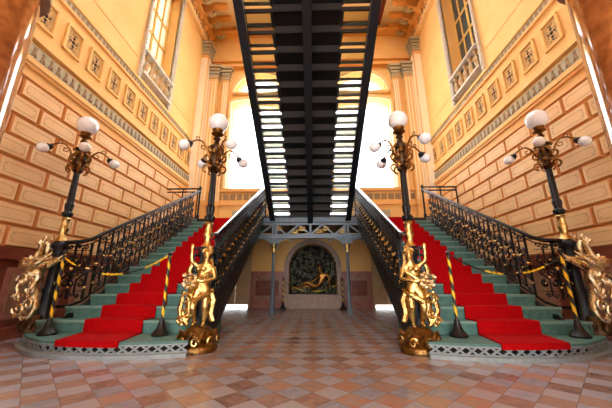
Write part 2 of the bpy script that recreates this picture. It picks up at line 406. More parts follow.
for s in (-1, 1):
    wn = structure(bpy.data.objects.new('window_%d' % (1 if s < 0 else 2), None)); C.objects.link(wn); wn.location = (s*FC, YB, 4.43)
    f = MB(); hw = (WX1-WX0)/2
    path = [(-hw-.07, -.06, 0)]+[(-hw-.07+.0, -.06, 3.8)]+[(t*hw*1.05, -.06, head(s*(FC+t*hw))-4.43+.08) for t in [-1+k/8 for k in range(17)]]+[(hw+.07, -.06, 3.8), (hw+.07, -.06, 0)]
    f.tube(path, .085, 6)
    pf = [(FR*1.07*math.cos(PI-PI*k/20), -.06, 8.86-4.43-.02+1.08*math.sin(PI*k/20)) for k in range(21)]
    f.tube(pf+[( -FR*.0, -.06, 8.86-4.43-.1)], .085, 6, closed=True)
    f.build('window_surround', 'plaster_light', wn, True)
    g = MB()
    for x in (-hw, -.012, hw-.03): g.box(x, x+.025, .22, .25, 0, 3.86)
    for z in (0, 1.9, 3.8): g.box(-hw, hw, .22, .25, z, z+.025)
    for k in range(1, 6):
        a = PI*k/6; g.rod((0, .24, 8.86-4.43), (FR*math.cos(a), .24, 8.86-4.43+.97*math.sin(a)), .018)
    g.build('sash', 'cream', wn)
    MB().box(-hw, hw, .24, .252, 0, 4.1).box(-FR, FR, .24, .252, 4.4, 5.46).build('pane', 'glass', wn)
    MB().box(-hw-.15, hw+.15, -.04, .2, -.04, 0).build('window_sill', 'plaster_light', wn)
    # double door below the landing, daylight under it
    dr = structure(bpy.data.objects.new('door_%d' % (1 if s < 0 else 2), None)); C.objects.link(dr); dr.location = (s*2.77, YB+.12, 0)
    for t in (-1, 1):
        d = MB(); l, r = (-.545, -.005) if t < 0 else (.005, .545)
        d.m(0).box(l, r, 0, .05, .075, 2.45)
        for (z0, z1) in ((.2, .62), (.72, 1.5), (1.6, 2.32)):
            for (a, e, q, w) in ((l+.07, r-.07, z0, z0+.03), (l+.07, r-.07, z1-.03, z1), (l+.07, l+.1, z0, z1), (r-.1, r-.07, z0, z1)): d.box(a, e, -.02, 0, q, w)
        lf = d.build('door_leaf', 'door', dr)
        MB().ball((t*.06, -.04, 1.05), .025, 8).build('door_handle', 'gold', lf)
    MB().box(-.58, -.5, -.13, -.02, .0, 2.5).box(.5, .58, -.13, -.02, .0, 2.5).box(-.58, .58, -.13, -.02, 2.42, 2.52).build('door_frame', 'door', dr)

gd = structure(bpy.data.objects.new('door_3', None)); C.objects.link(gd); gd.location = (0, YB+.2, ZL)
g = MB()
for x in (-1.6, -.85, -.03, .8, 1.54): g.box(x, x+.06, -.03, .03, 0, 1.5)
for z in (0, .7, 1.44): g.box(-1.6, 1.6, -.03, .03, z, z+.06)
g.build('door_frame', 'cream', gd); MB().box(-1.6, 1.6, -.005, .005, 0, 1.5).build('pane', 'glass', gd)
# ceiling with an unseen glazed skylight, added to bring daylight into the hall
c = MB(); SX, SY0, SY1 = 2.5, 2.4, 9.0
c.m(0).box(-W-.5, -SX, .2, YB+.5, ZT, ZT+.3).box(SX, W+.5, .2, YB+.5, ZT, ZT+.3).box(-SX, SX, .2, SY0, ZT, ZT+.3).box(-SX, SX, SY1, YB+.5, ZT, ZT+.3)
for s in (-1, 1):
    c.m(1).box(min(s*3.05, s*3.2), max(s*3.05, s*3.2), .3, YB-.3, ZT-.12, ZT)
    c.m(2).box(min(s*2.98, s*3.04), max(s*2.98, s*3.04), .3, YB-.3, ZT-.06, ZT)
c.m(1).box(-3.2, 3.2, YB-.42, YB-.3, ZT-.12, ZT)
ceil = structure(c.build('ceiling', ['cream', 'dark_red', 'gold_paint']))
sk = structure(bpy.data.objects.new('window_5', None)); C.objects.link(sk); sk.location = (0, (SY0+SY1)/2, ZT+.1)
g = MB(); hy = (SY1-SY0)/2
for k in range(6): x = -SX+SX*2*k/5; g.box(x-.03, x+.03, -hy, hy, 0, .08)
for k in range(9): y = -hy+2*hy*k/8; g.box(-SX, SX, y-.03, y+.03, 0, .08)
g.build('sash', 'iron_grey', sk); MB().box(-SX, SX, -hy, hy, .085, .095).build('pane', 'glass', sk)

# brackets, pilasters (trim)
tn = 1
for s in (-1, 1):
    br = MB().m(0)
    prof = [(0,0),(0,-1.25),(.1,-1.2),(.16,-.95),(.12,-.8),(.3,-.62),(.62,-.5),(.86,-.34),(.8,-.2),(1.3,-.2),(1.45,-.1),(1.45,0)]
    br.prism([(-s*p[0], p[1]) for p in prof], 'y', -.17, .17)
    br.m(1).tube([(-s*(.72+.16*math.cos(a)), 0, -.52+.16*math.sin(a)) for a in [k*PI/6 for k in range(12)]], .09, 6, True)
    me = br.mesh('bracket', ['orange', 'frieze'])
    t = structure(MB().box(min(s*W, s*(W-.08)), max(s*W, s*(W-.08)), .3, YB-.1, ZT-.1, ZT).build('trim_%d' % tn, 'orange')); tn += 1
    for k in range(16): put('bracket', me, t, (s*W, 2.0+k*.56, ZT-.02)).scale = (.85, .6, .8)
    pilasters = [(s*(W-.14), 10.28, -1), (s*(W-.14), 9.62, -1), (s*4.25, YB-.12, 1), (s*3.72, YB-.06, 2)]
    for (px, py, kind) in pilasters:
        if kind == -1 and py < 10: continue
        p = MB(); hx, hy = (.14, .22) if kind < 0 else (.2, .12) if kind == 1 else (.13, .06)
        top = 11.1 if kind < 0 else 10.1
        p.m(0).box(-hx, hx, -hy, hy, 0, top-ZL)
        p.m(1)
        for q in (-.09, .0, .09):
            if kind < 0: p.box(*( (hx, hx+.02) if s < 0 else (-hx-.02, -hx)), q-.02, q+.02, 1.1, top-ZL-.75)
            else: p.box(q*hx/.14-.02, q*hx/.14+.02, -hy-.02, -hy, 1.1, top-ZL-.75)
        if kind < 0:
            for q in (-.1, .04): p.box(-hx, hx, -hy-.02, -hy, 1.2, top-ZL-.8) if q < 0 else None
        p.m(0).box(-hx-.05, hx+.05, -hy-.05, hy, 0, .5).box(-hx-.03, hx+.03, -hy-.03, hy, .9, 1.0)
        p.m(2).box(-hx-.03, hx+.03, -hy-.03, hy, top-ZL-.62, top-ZL-.56)
        for q, w in ((-.5, .02), (-.38, .05), (-.24, .09), (-.1, .14)): p.box(-hx-w, hx+w, -hy-w, hy, top-ZL+q, top-ZL+q+.1)
        structure(p.build('trim_%d' % tn, ['orange' if kind < 0 else 'plaster', 'cream', 'frieze'], loc=(px, py, ZL))); tn += 1

# ------------------------------------------------------------------ foreground columns and beam
for s in (-1, 1):
    t = thing('marble_column', 'tall amber marble column standing in the %s foreground' % side(s), 'column', (-3.34 if s < 0 else 3.16, 2.2, 0), 'foreground marble columns')
    MB().box(-.5,.5,-.5,.5,0,.12).lathe([(.5,.12),(.52,.2),(.46,.27),(.44,.33),(.47,.38),(.43,.44)], n=32).build('base', 'stone', t, True)
    MB().lathe([(.42,.44),(.42,1.5),(.405,2.8),(.39,4.0)], n=48).build('shaft', 'col_marble', t, True)
    MB().lathe([(.40,3.98),(.46,4.0),(.46,4.06),(.40,4.08),(.40,4.2),(.5,4.35),(.52,4.42)], n=32).box(-.55,.55,-.55,.55,4.42,4.6).build('capital', 'stone', t, True)
structure(MB().box(-5.2, -W, -6, .2, 0, 6.6).build('wall_added_left', 'plaster')); structure(MB().box(W, 5.2, -6, .2, 0, 6.6).build('wall_added_right', 'plaster'))  # unseen side walls, added to cut the light from behind the camera
structure(MB().box(-5.2, -3.9, -6.4, -6, 0, 6.6).box(3.9, 5.2, -6.4, -6, 0, 6.6).box(-3.9, 3.9, -6.4, -6, 5.6, 6.6).box(-1.5, -1.1, -6.4, -6, 0, 5.6).box(1.1, 1.5, -6.4, -6, 0, 5.6).build('wall_added_front', 'plaster'))  # unseen wall added to limit front light, openings sized for brightness
# gallery slab that the upper flight reaches, run back to cut skylight
structure(MB().box(-W, W, -6, 1.95, 6.35, 6.62).box(-W, W, 1.9, 2.2, 6.1, 6.62).build('trim_20', 'plaster'))
structure(MB().box(-5.2, 5.2, -.2, .2, 6.62, ZT+.3).build('wall_gallery', 'plaster'))

# ------------------------------------------------------------------ landing
ld = thing('stair_landing', 'dark landing bridge on a grey iron truss above the fountain', 'landing', (0, 8.6, ZL))
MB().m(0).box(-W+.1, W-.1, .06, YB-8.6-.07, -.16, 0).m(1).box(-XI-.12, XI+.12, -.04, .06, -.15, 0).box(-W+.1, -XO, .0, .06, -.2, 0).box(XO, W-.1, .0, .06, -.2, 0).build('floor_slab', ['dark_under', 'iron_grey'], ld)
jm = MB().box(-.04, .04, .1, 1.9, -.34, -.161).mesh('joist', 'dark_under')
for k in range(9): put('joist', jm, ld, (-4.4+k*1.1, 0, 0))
tr = MB(); zt, zb = -.17, -.6
tr.box(-1.6, 1.6, -.05, .05, zt-.07, zt).box(-1.6, 1.6, -.06, .06, zb, zb+.08).box(-1.62, 1.62, -.08, .08, zb-.05, zb)
n = 6; w = 2.2/n
for x in (-1.6, -1.15, -1.05, 1.05, 1.15, 1.6, 0): tr.box(x-.035, x+.035, -.045, .045, zb, zt)
for k in range(n):
    a = -1.1+k*w; c_, d_ = (zb+.06, zt-.05) if k % 2 else (zt-.05, zb+.06)
    tr.rod((a, 0, c_), (a+w, 0, d_), .05, .05)
for s in (-1, 1): tr.rod((s*1.58, 0, zb+.06), (s*1.17, 0, zt-.06), .05)
for s in (-1, 1):   # curved brackets at the columns
    for t in (-1, 1):
        pts = [(s*1.1+t*(.06+.34*(1-math.cos(a))), 0, zb-.05-.34+.34*math.sin(a)) for a in [k*PI/16 for k in range(9)]]
        tr.tube(pts, .022, 6)
        tr.prism([(s*1.1+t*.06, zb-.38), (s*1.1+t*.06, zb-.05), (s*1.1+t*.42, zb-.05), (s*1.1+t*.25, zb-.1), (s*1.1+t*.12, zb-.2)], 'y', -.02, .02)
        tr.tube([(s*1.1+t*.5+.05*math.cos(a), 0, zb-.1+.05*math.sin(a)) for a in [k*PI/5 for k in range(10)]], .014, 5, True)
tr.build('truss', 'iron_grey', ld)
ob = MB()
for dx in (-.11, -.04, .04, .11):
    ob.tube([(dx+.05*math.cos(a)*(1-.07*k), -.03, .08*math.sin(a)*(1-.05*k)) for k, a in enumerate([j*PI/4 for j in range(9)])], .012, 5)
ob.ball((0, -.04, .1), .035, 8).ball((0, -.04, -.08), .03, 8).ball((-.08, -.04, .02), .025, 8).ball((.08, -.04, .02), .025, 8)
ome = ob.mesh('gilt_ornament', 'gold', True)
for k in range(n): put('gilt_ornament', ome, ld, (-1.1+w*(k+.5)+(w*.2 if k % 2 else -w*.2), 0, -.44 if k % 2 else -.36)).scale = (.62, 1, .85)

for s in (-1, 1):
    t = thing('iron_column', 'slender grey iron column with gilt capital, %s of the fountain niche' % side(s), 'column', (s*1.11, 8.58, 0), 'slender iron columns')
    MB().lathe([(.12,0),(.12,.04),(.085,.07),(.06,.16),(.075,.2),(.055,.26),(.07,.33),(.055,.42)], n=16).build('base', 'iron_grey', t, True)
    MB().lathe([(.05,.42),(.05,.5),(.045,1.9)], n=16, flute=.12).build('shaft', 'iron_grey', t, False)
    MB().lathe([(.047,1.72),(.065,1.76),(.05,1.8),(.06,1.86),(.09,1.96),(.1,1.99)], n=12).build('capital', 'gold', t, True)
    MB().box(-.06,.06,-.06,.06,1.99,2.15).build('impost_block', 'iron_grey', t)

# ------------------------------------------------------------------ upper flight over the hall
uf = thing('upper_stair_flight', 'dark iron flight with glass edged treads, rising overhead from the landing', 'staircase', (0, 8.7, 2.82))
st = MB(); n = 23; T, R_ = .293, .1645
for s in (-1, 1):
    ys0, zs0 = .25, -.32; ye, ze = -T*n-.1, R_*n+.02
    st.prism([(ys0, zs0), (ys0, zs0+.34), (ye, ze+.2), (ye, ze-.18)], 'x', min(s*1.12, s*1.22), max(s*1.12, s*1.22))
    st.prism([(ys0, zs0-.03), (ys0, zs0+.02), (ye, ze-.16), (ye, ze-.21)], 'x', min(s*1.09, s*1.25), max(s*1.09, s*1.25))
st.build('stringers', 'iron_blue', uf)
cb = MB()
cb.prism([(.25, -.42), (.25, -.1), (-T*n, R_*n-.04), (-T*n, R_*n-.34)], 'x', -.035, .035)
cb.prism([(.25, -.44), (.25, -.4), (-T*n, R_*n-.30), (-T*n, R_*n-.34)], 'x', -.08, .08)
cb.build('center_beam', 'iron_blue', uf)
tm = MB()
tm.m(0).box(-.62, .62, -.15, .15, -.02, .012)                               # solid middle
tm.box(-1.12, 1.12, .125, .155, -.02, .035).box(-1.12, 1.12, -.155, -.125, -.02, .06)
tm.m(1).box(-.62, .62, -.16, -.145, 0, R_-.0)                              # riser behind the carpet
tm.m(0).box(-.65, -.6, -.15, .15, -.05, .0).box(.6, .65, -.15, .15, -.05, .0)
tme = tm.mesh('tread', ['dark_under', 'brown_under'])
gm = MB(); gm.box(.62, 1.12, -.126, .126, -.012, .0); gme = gm.mesh('tread_glass', 'tread_glass')
for k in range(n):
    a = put('tread', tme, uf, (0, -T*k, R_*k)); put('tread_glass', gme, a); put('tread_glass', gme, a, (-1.74, 0, 0))

# ------------------------------------------------------------------ side flights
def nose(k): return Y1+k*TREAD, Z0+(k+1)*RISE
def platform_curve(s, grow=0):
    P = [(1.45, 3.72), (1.8, 3.62), (2.3, 3.56), (2.8, 3.58), (3.25, 3.68), (3.58, 3.87), (3.83, 4.06), (4.04, 4.26), (4.24, 4.52)]
    out = []
    for k, (x, y) in enumerate(P):
        a = P[max(k-1, 0)]; c_ = P[min(k+1, len(P)-1)]; d = Vector((c_[0]-a[0], c_[1]-a[1])).normalized(); nrm = Vector((d.y, -d.x))
        out.append((s*(x+nrm.x*grow), y+nrm.y*grow))
    return out
for s in (-1, 1):
    S = side(s)
    fl = thing('stair_flight', 'broad green stepped flight rising along the %s wall under red carpet' % S, 'staircase', (0, 0, 0), 'green stair flights')
    b = MB()
    for k in range(NS-1):
        y, z = nose(k); xo = XO+(.25 if k == 0 else .12 if k == 1 else 0); l, r = min(s*XI, s*xo), max(s*XI, s*xo)
        zb = max(0, z-.27) if k > 2 else 0
        b.m(0).box(l, r, y+.02, y+TREAD+.04, zb, z-.03).m(0).box(l, r, y, y+TREAD+.02, z-.03, z).m(1).box(l, r, y-.008, y+.03, z-.028, z+.002)
    b.build('steps', ['green', 'green_edge'], fl)
    sg = MB()
    for X in (XI-.02, XO+.02):
        yA, zA = nose(0); yB, zB = nose(NS-1)
        up = .08 if X < 2 else -.13
        sg.prism([(yA-.05, 0), (yA-.05, zA+up), (yB, zB+up), (yB, zB-.24), (yA+.45, 0)] if X > 2 else [(yA-.05, 0), (yA-.05, zA+.08), (yB, zB+.06), (yB, zB-.1), (yA+.3, 0)], 'x', min(s*(X-.035), s*(X+.035)), max(s*(X-.035), s*(X+.035)))
    sg.build('stringers', 'iron', fl)
    # curved bottom platform
    pf = thing('step_platform', 'curved green bottom step with grey openwork riser, %s flight' % S, 'step', (0, 0, 0), 'curved bottom steps')
    def poly(g): return platform_curve(s, g)+[(s*4.2, 4.8), (s*(XO+.27), 4.8), (s*(XO+.27), Y1-.01), (s*1.46, Y1-.01)]
    MB().prism(poly(-.06), 'z', .02, .14).build('core', 'hole', pf)
    MB().prism(poly(.0), 'z', .142, Z0).build('tread_top', 'green', pf)
    MB().prism(poly(.07), 'z', 0, .045).build('plinth', 'lattice', pf)
    cv = [Vector((x, y, 0)) for x, y in platform_curve(s, -.01)]; L = [0]
    for a, c_ in zip(cv, cv[1:]): L.append(L[-1]+(c_-a).length)
    def along(d):
        d = max(0, min(d, L[-1]-1e-5))
        for k in range(len(cv)-1):
            if L[k+1] >= d: return cv[k].lerp(cv[k+1], (d-L[k])/(L[k+1]-L[k]))
    lt = MB(); cell = L[-1]/24
    for k in range(24):
        a, c_, m_ = along(k*cell), along((k+1)*cell), along((k+.5)*cell)
        lt.rod(a+Vector((0,0,.048)), c_+Vector((0,0,.14)), .02, .02).rod(a+Vector((0,0,.14)), c_+Vector((0,0,.048)), .02, .02)
        lt.ball((m_.x, m_.y, .094), .014, 6).rod(a+Vector((0,0,.135)), c_+Vector((0,0,.135)), .03, .016).rod(a+Vector((0,0,.05)), c_+Vector((0,0,.05)), .03, .014)
    lt.build('openwork_riser', 'lattice', pf)
    # carpet runner
    cr = MB(); cx0, cx1 = 2.3, 3.13; l, r = min(s*cx0, s*cx1), max(s*cx0, s*cx1); e = .014
    fs = -.08*s
    cr.prism([(s*cx0, Y1), (s*cx1, Y1), (s*3.0, 3.615), (s*2.6, 3.565), (s*2.2, 3.555)], 'z', Z0+.001, Z0+.02)
    cr.prism([(s*3.0, 3.625), (s*2.6, 3.575), (s*2.2, 3.565), (s*2.2, 3.54), (s*2.6, 3.55), (s*3.0, 3.60)], 'z', Z0-.05, Z0+.02)
    for k in range(NS-1):
        y, z = nose(k); cr.box(l, r, y-.012-e, y-.010, z-RISE, z+e).box(l, r, y-.02, y+TREAD-.01, z+.003, z+.003+e)
    cr.box(l, r, nose(NS-1)[0]-.024, nose(NS-1)[0]-.01, ZL-RISE, ZL+e).box(l, r, nose(NS-1)[0]-.02, YB-.4, ZL+.003, ZL+.003+e)
    tag(cr.build('carpet_runner', 'carpet'), 'bright red carpet running up the %s stair flight' % S, 'carpet', 'red carpet runners')

# ------------------------------------------------------------------ balustrades
def scroll(b, cy, cz, r, turns, dirn, start, rad, x=0, n=14, sh=RS):
    pts = []
    for k in range(n+1):
        t = k/n; a = start+dirn*t*turns*2*PI; q = r*(1-.8*t)
        y = cy+q*math.cos(a); z = cz+q*math.sin(a)
        pts.append((x, y, z+sh*y))
    b.tube(pts, [rad*1.45*(1-.4*k/n) for k in range(n+1)], 4)
def panel_mesh(h, w, sh, name):
    b = MB(); g = MB()
    def P(y, z, x=0): return (x, y, z+sh*y)
    b.rod(P(-w/2, 0), P(-w/2, h), .028, .028)
    b.rod(P(0, .05), P(0, h-.08), .02, .02)
    b.rod(P(-w/2, h*.86), P(w/2, h*.86), .012, .012).rod(P(-w/2, .12), P(w/2, .12), .012, .012)
    b.lathe([(.012,0),(.03,.04),(.018,.09),(.032,.13),(.012,.17)], c=P(-w/2, h*.42), n=6)
    for t in (-1, 1):
        scroll(b, t*w*.25, h*.68, w*.2, 1.4, -t, PI/2, .0125, sh=sh)
        scroll(b, t*w*.25, h*.48, w*.2, 1.4, t, -PI/2, .0125, sh=sh)
        scroll(b, t*w*.25, h*.27, w*.19, 1.4, -t, PI/2, .0125, sh=sh)
        scroll(b, t*w*.2, h*.93, w*.14, 1.1, t, 0, .010, sh=sh)
        scroll(b, t*w*.2, .06, w*.12, 1.1, t, 0, .010, sh=sh)
        # leaf blades
        b.tube([P(0, h*.33), P(t*w*.16, h*.40, .015), P(t*w*.3, h*.37)], [.006, .026, .004], 4)
        b.tube([P(0, h*.55), P(t*w*.2, h*.62, .015), P(t*w*.36, h*.58)], [.006, .026, .004], 4)
    for (y, z, r) in ((0, h*.58, .022), (0, h*.375, .018), (-w/2, h*.2, .02), (-w*.25, h*.68, .012), (w*.25, h*.68, .012), (w*.25, h*.27, .012), (-w*.25, h*.27, .012), (-w/2, h*.42+.09, .03)):
        p = P(y, z); (g if r == .022 else b.m(1)).ball(p, r*1.15, 6, (1.3, 1, 1.1))
    return b.mesh(name, ['iron', 'gold']), g.mesh('gilt_boss', 'gold', True)
pin = panel_mesh(1.02, TREAD*.75, RS, 'baluster_panel'); pout = panel_mesh(.98, TREAD, RS, 'baluster_panel'); pflat = panel_mesh(.88, .2967, 0, 'baluster_panel')
YE = 8.62
for s in (-1, 1):
    S = side(s)
    for (X, za, h, ms, nm, rail) in ((XI-.07, 1.50, 1.02, pin, 'inner', 'handrail'), (XO, 1.34, .98, pout, 'outer', 'iron')):
        lab = ('black scrollwork balustrade with bright rail, %s flight, hall side' if nm == 'inner' else 'black scrollwork balustrade of the %s flight, nearest the wall') % S
        t = thing('stair_balustrade', lab, 'balustrade', (s*X, 0, 0), 'wrought iron balustrades')
        ya = 4.35 if nm == 'inner' else 4.78
        def rz(y): return za+RS*(y-4.2)
        b = MB()
        if nm == 'inner':
            pts = [(0, 4.2, rz(4.35)-.03), (0, 4.35, rz(4.35)), (0, YE, rz(YE)), (0, YE+.15, rz(YE)+.02)]
        else:
            pts = [(s*.5, 4.62, 1.5), (s*.32, 4.56, 1.49), (s*.14, 4.56, 1.50), (s*.03, 4.66, 1.56), (0, 4.82, rz(4.82)), (0, YE, rz(YE)), (0, YE+.1, rz(YE)+.02)]
        b.tube(pts, .034, 8); b.build('handrail', rail, t, True)
        lo = [(p[0], p[1], p[2]-h-.02) for p in pts]
        MB().tube(lo, .02, 4).tube([(p[0], p[1], p[2]-.075) for p in pts], .012, 4).build('lower_rail', 'iron', t)
        PW = TREAD*(.75 if nm == 'inner' else 1); cnt = int((YE-ya)/PW)
        for k in range(cnt):
            y = ya+PW*(k+.5)
            c0 = put('baluster_panel', ms[0], t, (0, y, rz(y)-h-.02)); put('gilt_boss', ms[1], c0)
        if nm == 'outer':
            for k in range(2):
                c0 = put('baluster_panel', pflat[0], t, (s*(.36-.26*k), 4.57, .6)); c0.rotation_euler.z = PI/2; put('gilt_boss', pflat[1], c0)
        MB().lathe([(.05,0),(.05,.1),(.03,.14),(.03,.85),(.05,.9),(.03,.95),(.05,1.0),(.045,1.06),(0.005,1.1)], n=10).build('end_post', 'iron', t, True, (0, YE+.08, ZL))
    # short landing rails to the wall and beside the upper flight
    for (x0, x1, lab) in ((XO, W-.03, 'short iron railing from the top of the %s flight to the wall'), (1.26, XI-.05, 'narrow iron railing between the overhead flight and the %s flight')):
        t = thing('landing_railing', lab % S, 'railing', (s*(x0+x1)/2, 8.66, ZL), 'landing railings'); hw = (x1-x0)/2
        MB().tube([(-hw, 0, 1.0), (hw, 0, 1.0)], .026, 8).build('handrail', 'iron', t, True)
        MB().tube([(-hw, 0, .88), (hw, 0, .88)], .012, 4).tube([(-hw, 0, .04), (hw, 0, .04)], .018, 4).build('lower_rail', 'iron', t)
        m_ = max(1, int(2*hw/.2967))
        if m_ > 1:
            MB().tube([(-hw, 0, .9), (hw, 0, .9)], .014, 4).tube([(0, 0, 0), (0, 0, 1)], .02, 6).tube([(hw*.9, 0, 0), (hw*.9, 0, 1)], .02, 6).build('posts', 'iron', t); continue
        for k in range(m_):
            c0 = put('baluster_panel', pflat[0], t, (-hw+(k+.5)*2*hw/m_, 0, .02)); c0.rotation_euler.z = PI/2; put('gilt_boss', pflat[1], c0)
            if m_ == 1: c0.scale = (1, .55, 1)

# ------------------------------------------------------------------ newel lamps
def make_lamp(name, label, loc, zarm, ztop, rg, s, outer):
    t = thing(name, label, 'lamp', loc, 'newel lamps'); z0 = loc[2]; A = zarm-z0; Tz = ztop-z0
    b = MB().lathe([(.15,0),(.155,.05),(.13,.1),(.10,.22),(.085,.5),(.105,.56),(.08,.62),(.075,.95),(.11,1.0),(.12,1.06),(.09,1.1),(.08,1.2),(.12,1.26),(.12,1.3),(.08,1.34)], n=14, flute=0)
    b.build('pedestal', 'iron_blue', t, True)
    if not outer:      # open drum of rods around the newel head
        d = MB()
        for z in (1.0, 1.12, 1.24, 1.34): d.tube([(.17*math.cos(a), .17*math.sin(a), z) for a in [k*PI/8 for k in range(16)]], .012, 5, True)
        for k in range(8): a = k*PI/4; d.rod((.17*math.cos(a), .17*math.sin(a), .95), (.17*math.cos(a), .17*math.sin(a), 1.36), .014)
        d.build('drum_cage', 'iron_blue', t)
    MB().lathe([(.09,1.34),(.08,1.38),(.05,1.42),(.05,1.48),(.068,1.54),(.055,1.6),(.05,1.68),(.07,1.72),(.05,1.75)], n=12).build('gilt_knop', 'gold', t, True)
    MB().lathe([(.05,1.75),(.075,1.78),(.085,1.82),(.05,1.86),(.062,1.92),(.066,1.98),(.05,2.02),(.052,2.1),(.043,A-.38)], n=20, flute=.14).build('shaft', 'iron', t)
    MB().lathe([(.043,A-.42),(.085,A-.37),(.055,A-.3),(.105,A-.2),(.07,A-.1),(.08,A+.0),(.11,A+.05),(.055,A+.1),(.035,A+.16),(.06,A+.2),(.025,Tz-rg-.09)], n=14).build('crown', 'dark_bronze', t, True)
    sc_ = MB()
    for k in range(6):
        a = k*PI/3+.3
        for (zz, r0, dr) in ((A-.33, .09, 1), (A-.16, .08, -1)):
            pts = []
            for j in range(11):
                q = j/10; ang = dr*(q*1.6*PI)-PI/2*dr; rr = .075*(1-.6*q); pts.append(((r0+.03+rr*math.cos(ang))*math.cos(a), (r0+.03+rr*math.cos(ang))*math.sin(a), zz+rr*math.sin(ang)))
            sc_.tube(pts, .017, 5)
    for k in range(4):
        a = k*PI/2; sc_.ball((.09*math.cos(a), .09*math.sin(a), A-.06), .042, 8).ball((.11*math.cos(a+.7), .11*math.sin(a+.7), A+.02), .03, 8).ball((.1*math.cos(a+.7), .1*math.sin(a+.7), A-.25), .034, 8)
    sc_.build('crown_scrolls', 'bronze', t)
    MB().lathe([(.03,Tz-rg-.1),(.1,Tz-rg-.06),(.06,Tz-rg-.03),(.085,Tz-rg+.0),(.09,Tz-rg+.02)], n=18).build('globe_holder', 'bronze', t, True)
    MB().ball((0,0,Tz), rg, 28).build('lamp_globe', 'opal', t, True)
    R0 = .47
    for k in range(4):
        a = PI/4+k*PI/2; u = Vector((math.cos(a), math.sin(a), 0)); ab = MB()
        def P(r, z): return (u.x*r, u.y*r, A+z)
        ab.tube([P(.05,-.2), P(.12,-.13), P(.17,0), P(.24,.075), P(.32,.07), P(.39,.02), P(.43,-.01)], [.02,.018,.017,.016,.015,.015,.02], 6)
        ab.tube([P(.17,-.0), P(.2,-.06), P(.25,-.05), P(.25,-.0), P(.21,.0)], .010, 5)
        ab.tube([P(.28,.075), P(.3,.13), P(.34,.12), P(.335,.085)], .009, 5)
        arm = ab.build('arm', 'bronze', t)
        e = P(R0, -.02)
        cp = MB(); cp.tube([P(.40,-.01), P(.425,-.03), P(.45,-.045)], [.03,.05,.062], 8); cp.build('globe_cup', 'iron', arm)
        MB().ball(P(R0+.045, -.085), .088, 20, (1,1,.92)).build('lamp_globe', 'opal', arm, True)
    return t
for s in (-1, 1):
    make_lamp('newel_lamp', 'five globe lamp over the %s flight, by the hall, behind the gilded figure' % side(s), (s*1.52, 4.24, .0), 2.97, 3.48, .16, s, False).rotation_euler.z = 0 if s < 0 else math.radians(-21)
    make_lamp('newel_lamp', 'five globe lamp against the %s wall, above the gilded winged beast' % side(s), (s*4.12, 4.6, Z0), 3.14, 3.68, .175, s, True)

# ------------------------------------------------------------------ figures
def skin(name, J, E, root, mk, parent, sub=2, loc=(0,0,0)):
    names = list(J); me = bpy.data.meshes.new(name)
    me.from_pydata([J[k][0] for k in names], [(names.index(a), names.index(b)) for a, b in E], [])
    o = bpy.data.objects.new(name, me); C.objects.link(o); o.parent = parent; o.location = loc
    md = o.modifiers.new('Skin', 'SKIN'); md.use_smooth_shade = True
    for i, k in enumerate(names):
        r = J[k][1]; r = r if isinstance(r, tuple) else (r, r)
        me.skin_vertices[0].data[i].radius = r; me.skin_vertices[0].data[i].use_root = (k == root)
    o.modifiers.new('Sub', 'SUBSURF').levels = sub; o.modifiers['Sub'].render_levels = sub
    me.materials.append(M[mk]); return o
def fingers(J, E, wrist, palm, dirn, sidev, sz=1.0, tag_=''):
    d = Vector(dirn).normalized(); sv = Vector(sidev).normalized(); P = Vector(palm)
    J['palm'+tag_] = (tuple(P), .018*sz); E.append((wrist, 'palm'+tag_))
    for k, (off, ln) in enumerate(((-1.5,.8),(-.5,1),(.5,1.05),(1.5,.9))):
        a = P+sv*off*.009*sz+d*.02*sz; b_ = a+d*.02*ln*sz; c_ = b_+d*.018*ln*sz+Vector((0,0,-.008))*sz
        J['f%d%s' % (k, tag_)] = (tuple(b_), .0055*sz); J['g%d%s' % (k, tag_)] = (tuple(c_), .0045*sz)
        E += [('palm'+tag_, 'f%d%s' % (k, tag_)), ('f%d%s' % (k, tag_), 'g%d%s' % (k, tag_))]
    th = P-sv*.02*sz; J['th'+tag_] = (tuple(th+d*.012*sz), .0065*sz); E.append(('palm'+tag_, 'th'+tag_))
def face_bits(b, c, r, fwd, up):
    f = Vector(fwd).normalized(); u = Vector(up).normalized(); w = f.cross(u); c = Vector(c)
    b.tube([c+f*r*.93+u*r*.1, c+f*r*1.2-u*r*.18, c+f*r*.95-u*r*.25], [r*.08, r*.16, r*.1], 6)
    for t in (-1, 1):
        b.ball(c+f*r*.85+w*t*r*.34+u*r*.08, r*.14, 8); b.ball(c+w*t*r*.82, r*.17, 8, (1, 1, 1.4))
        b.tube([c+f*r*.92+w*t*r*.16+u*r*.26, c+f*r*.86+w*t*r*.5+u*r*.24], r*.07, 5)
    b.tube([c+f*r*.93+w*r*.25-u*r*.5, c+f*r*.99-u*r*.48, c+f*r*.93-w*r*.25-u*r*.5], [r*.05, r*.1, r*.05], 6)
    b.ball(c+f*r*.72-u*r*.74, r*.24, 8)

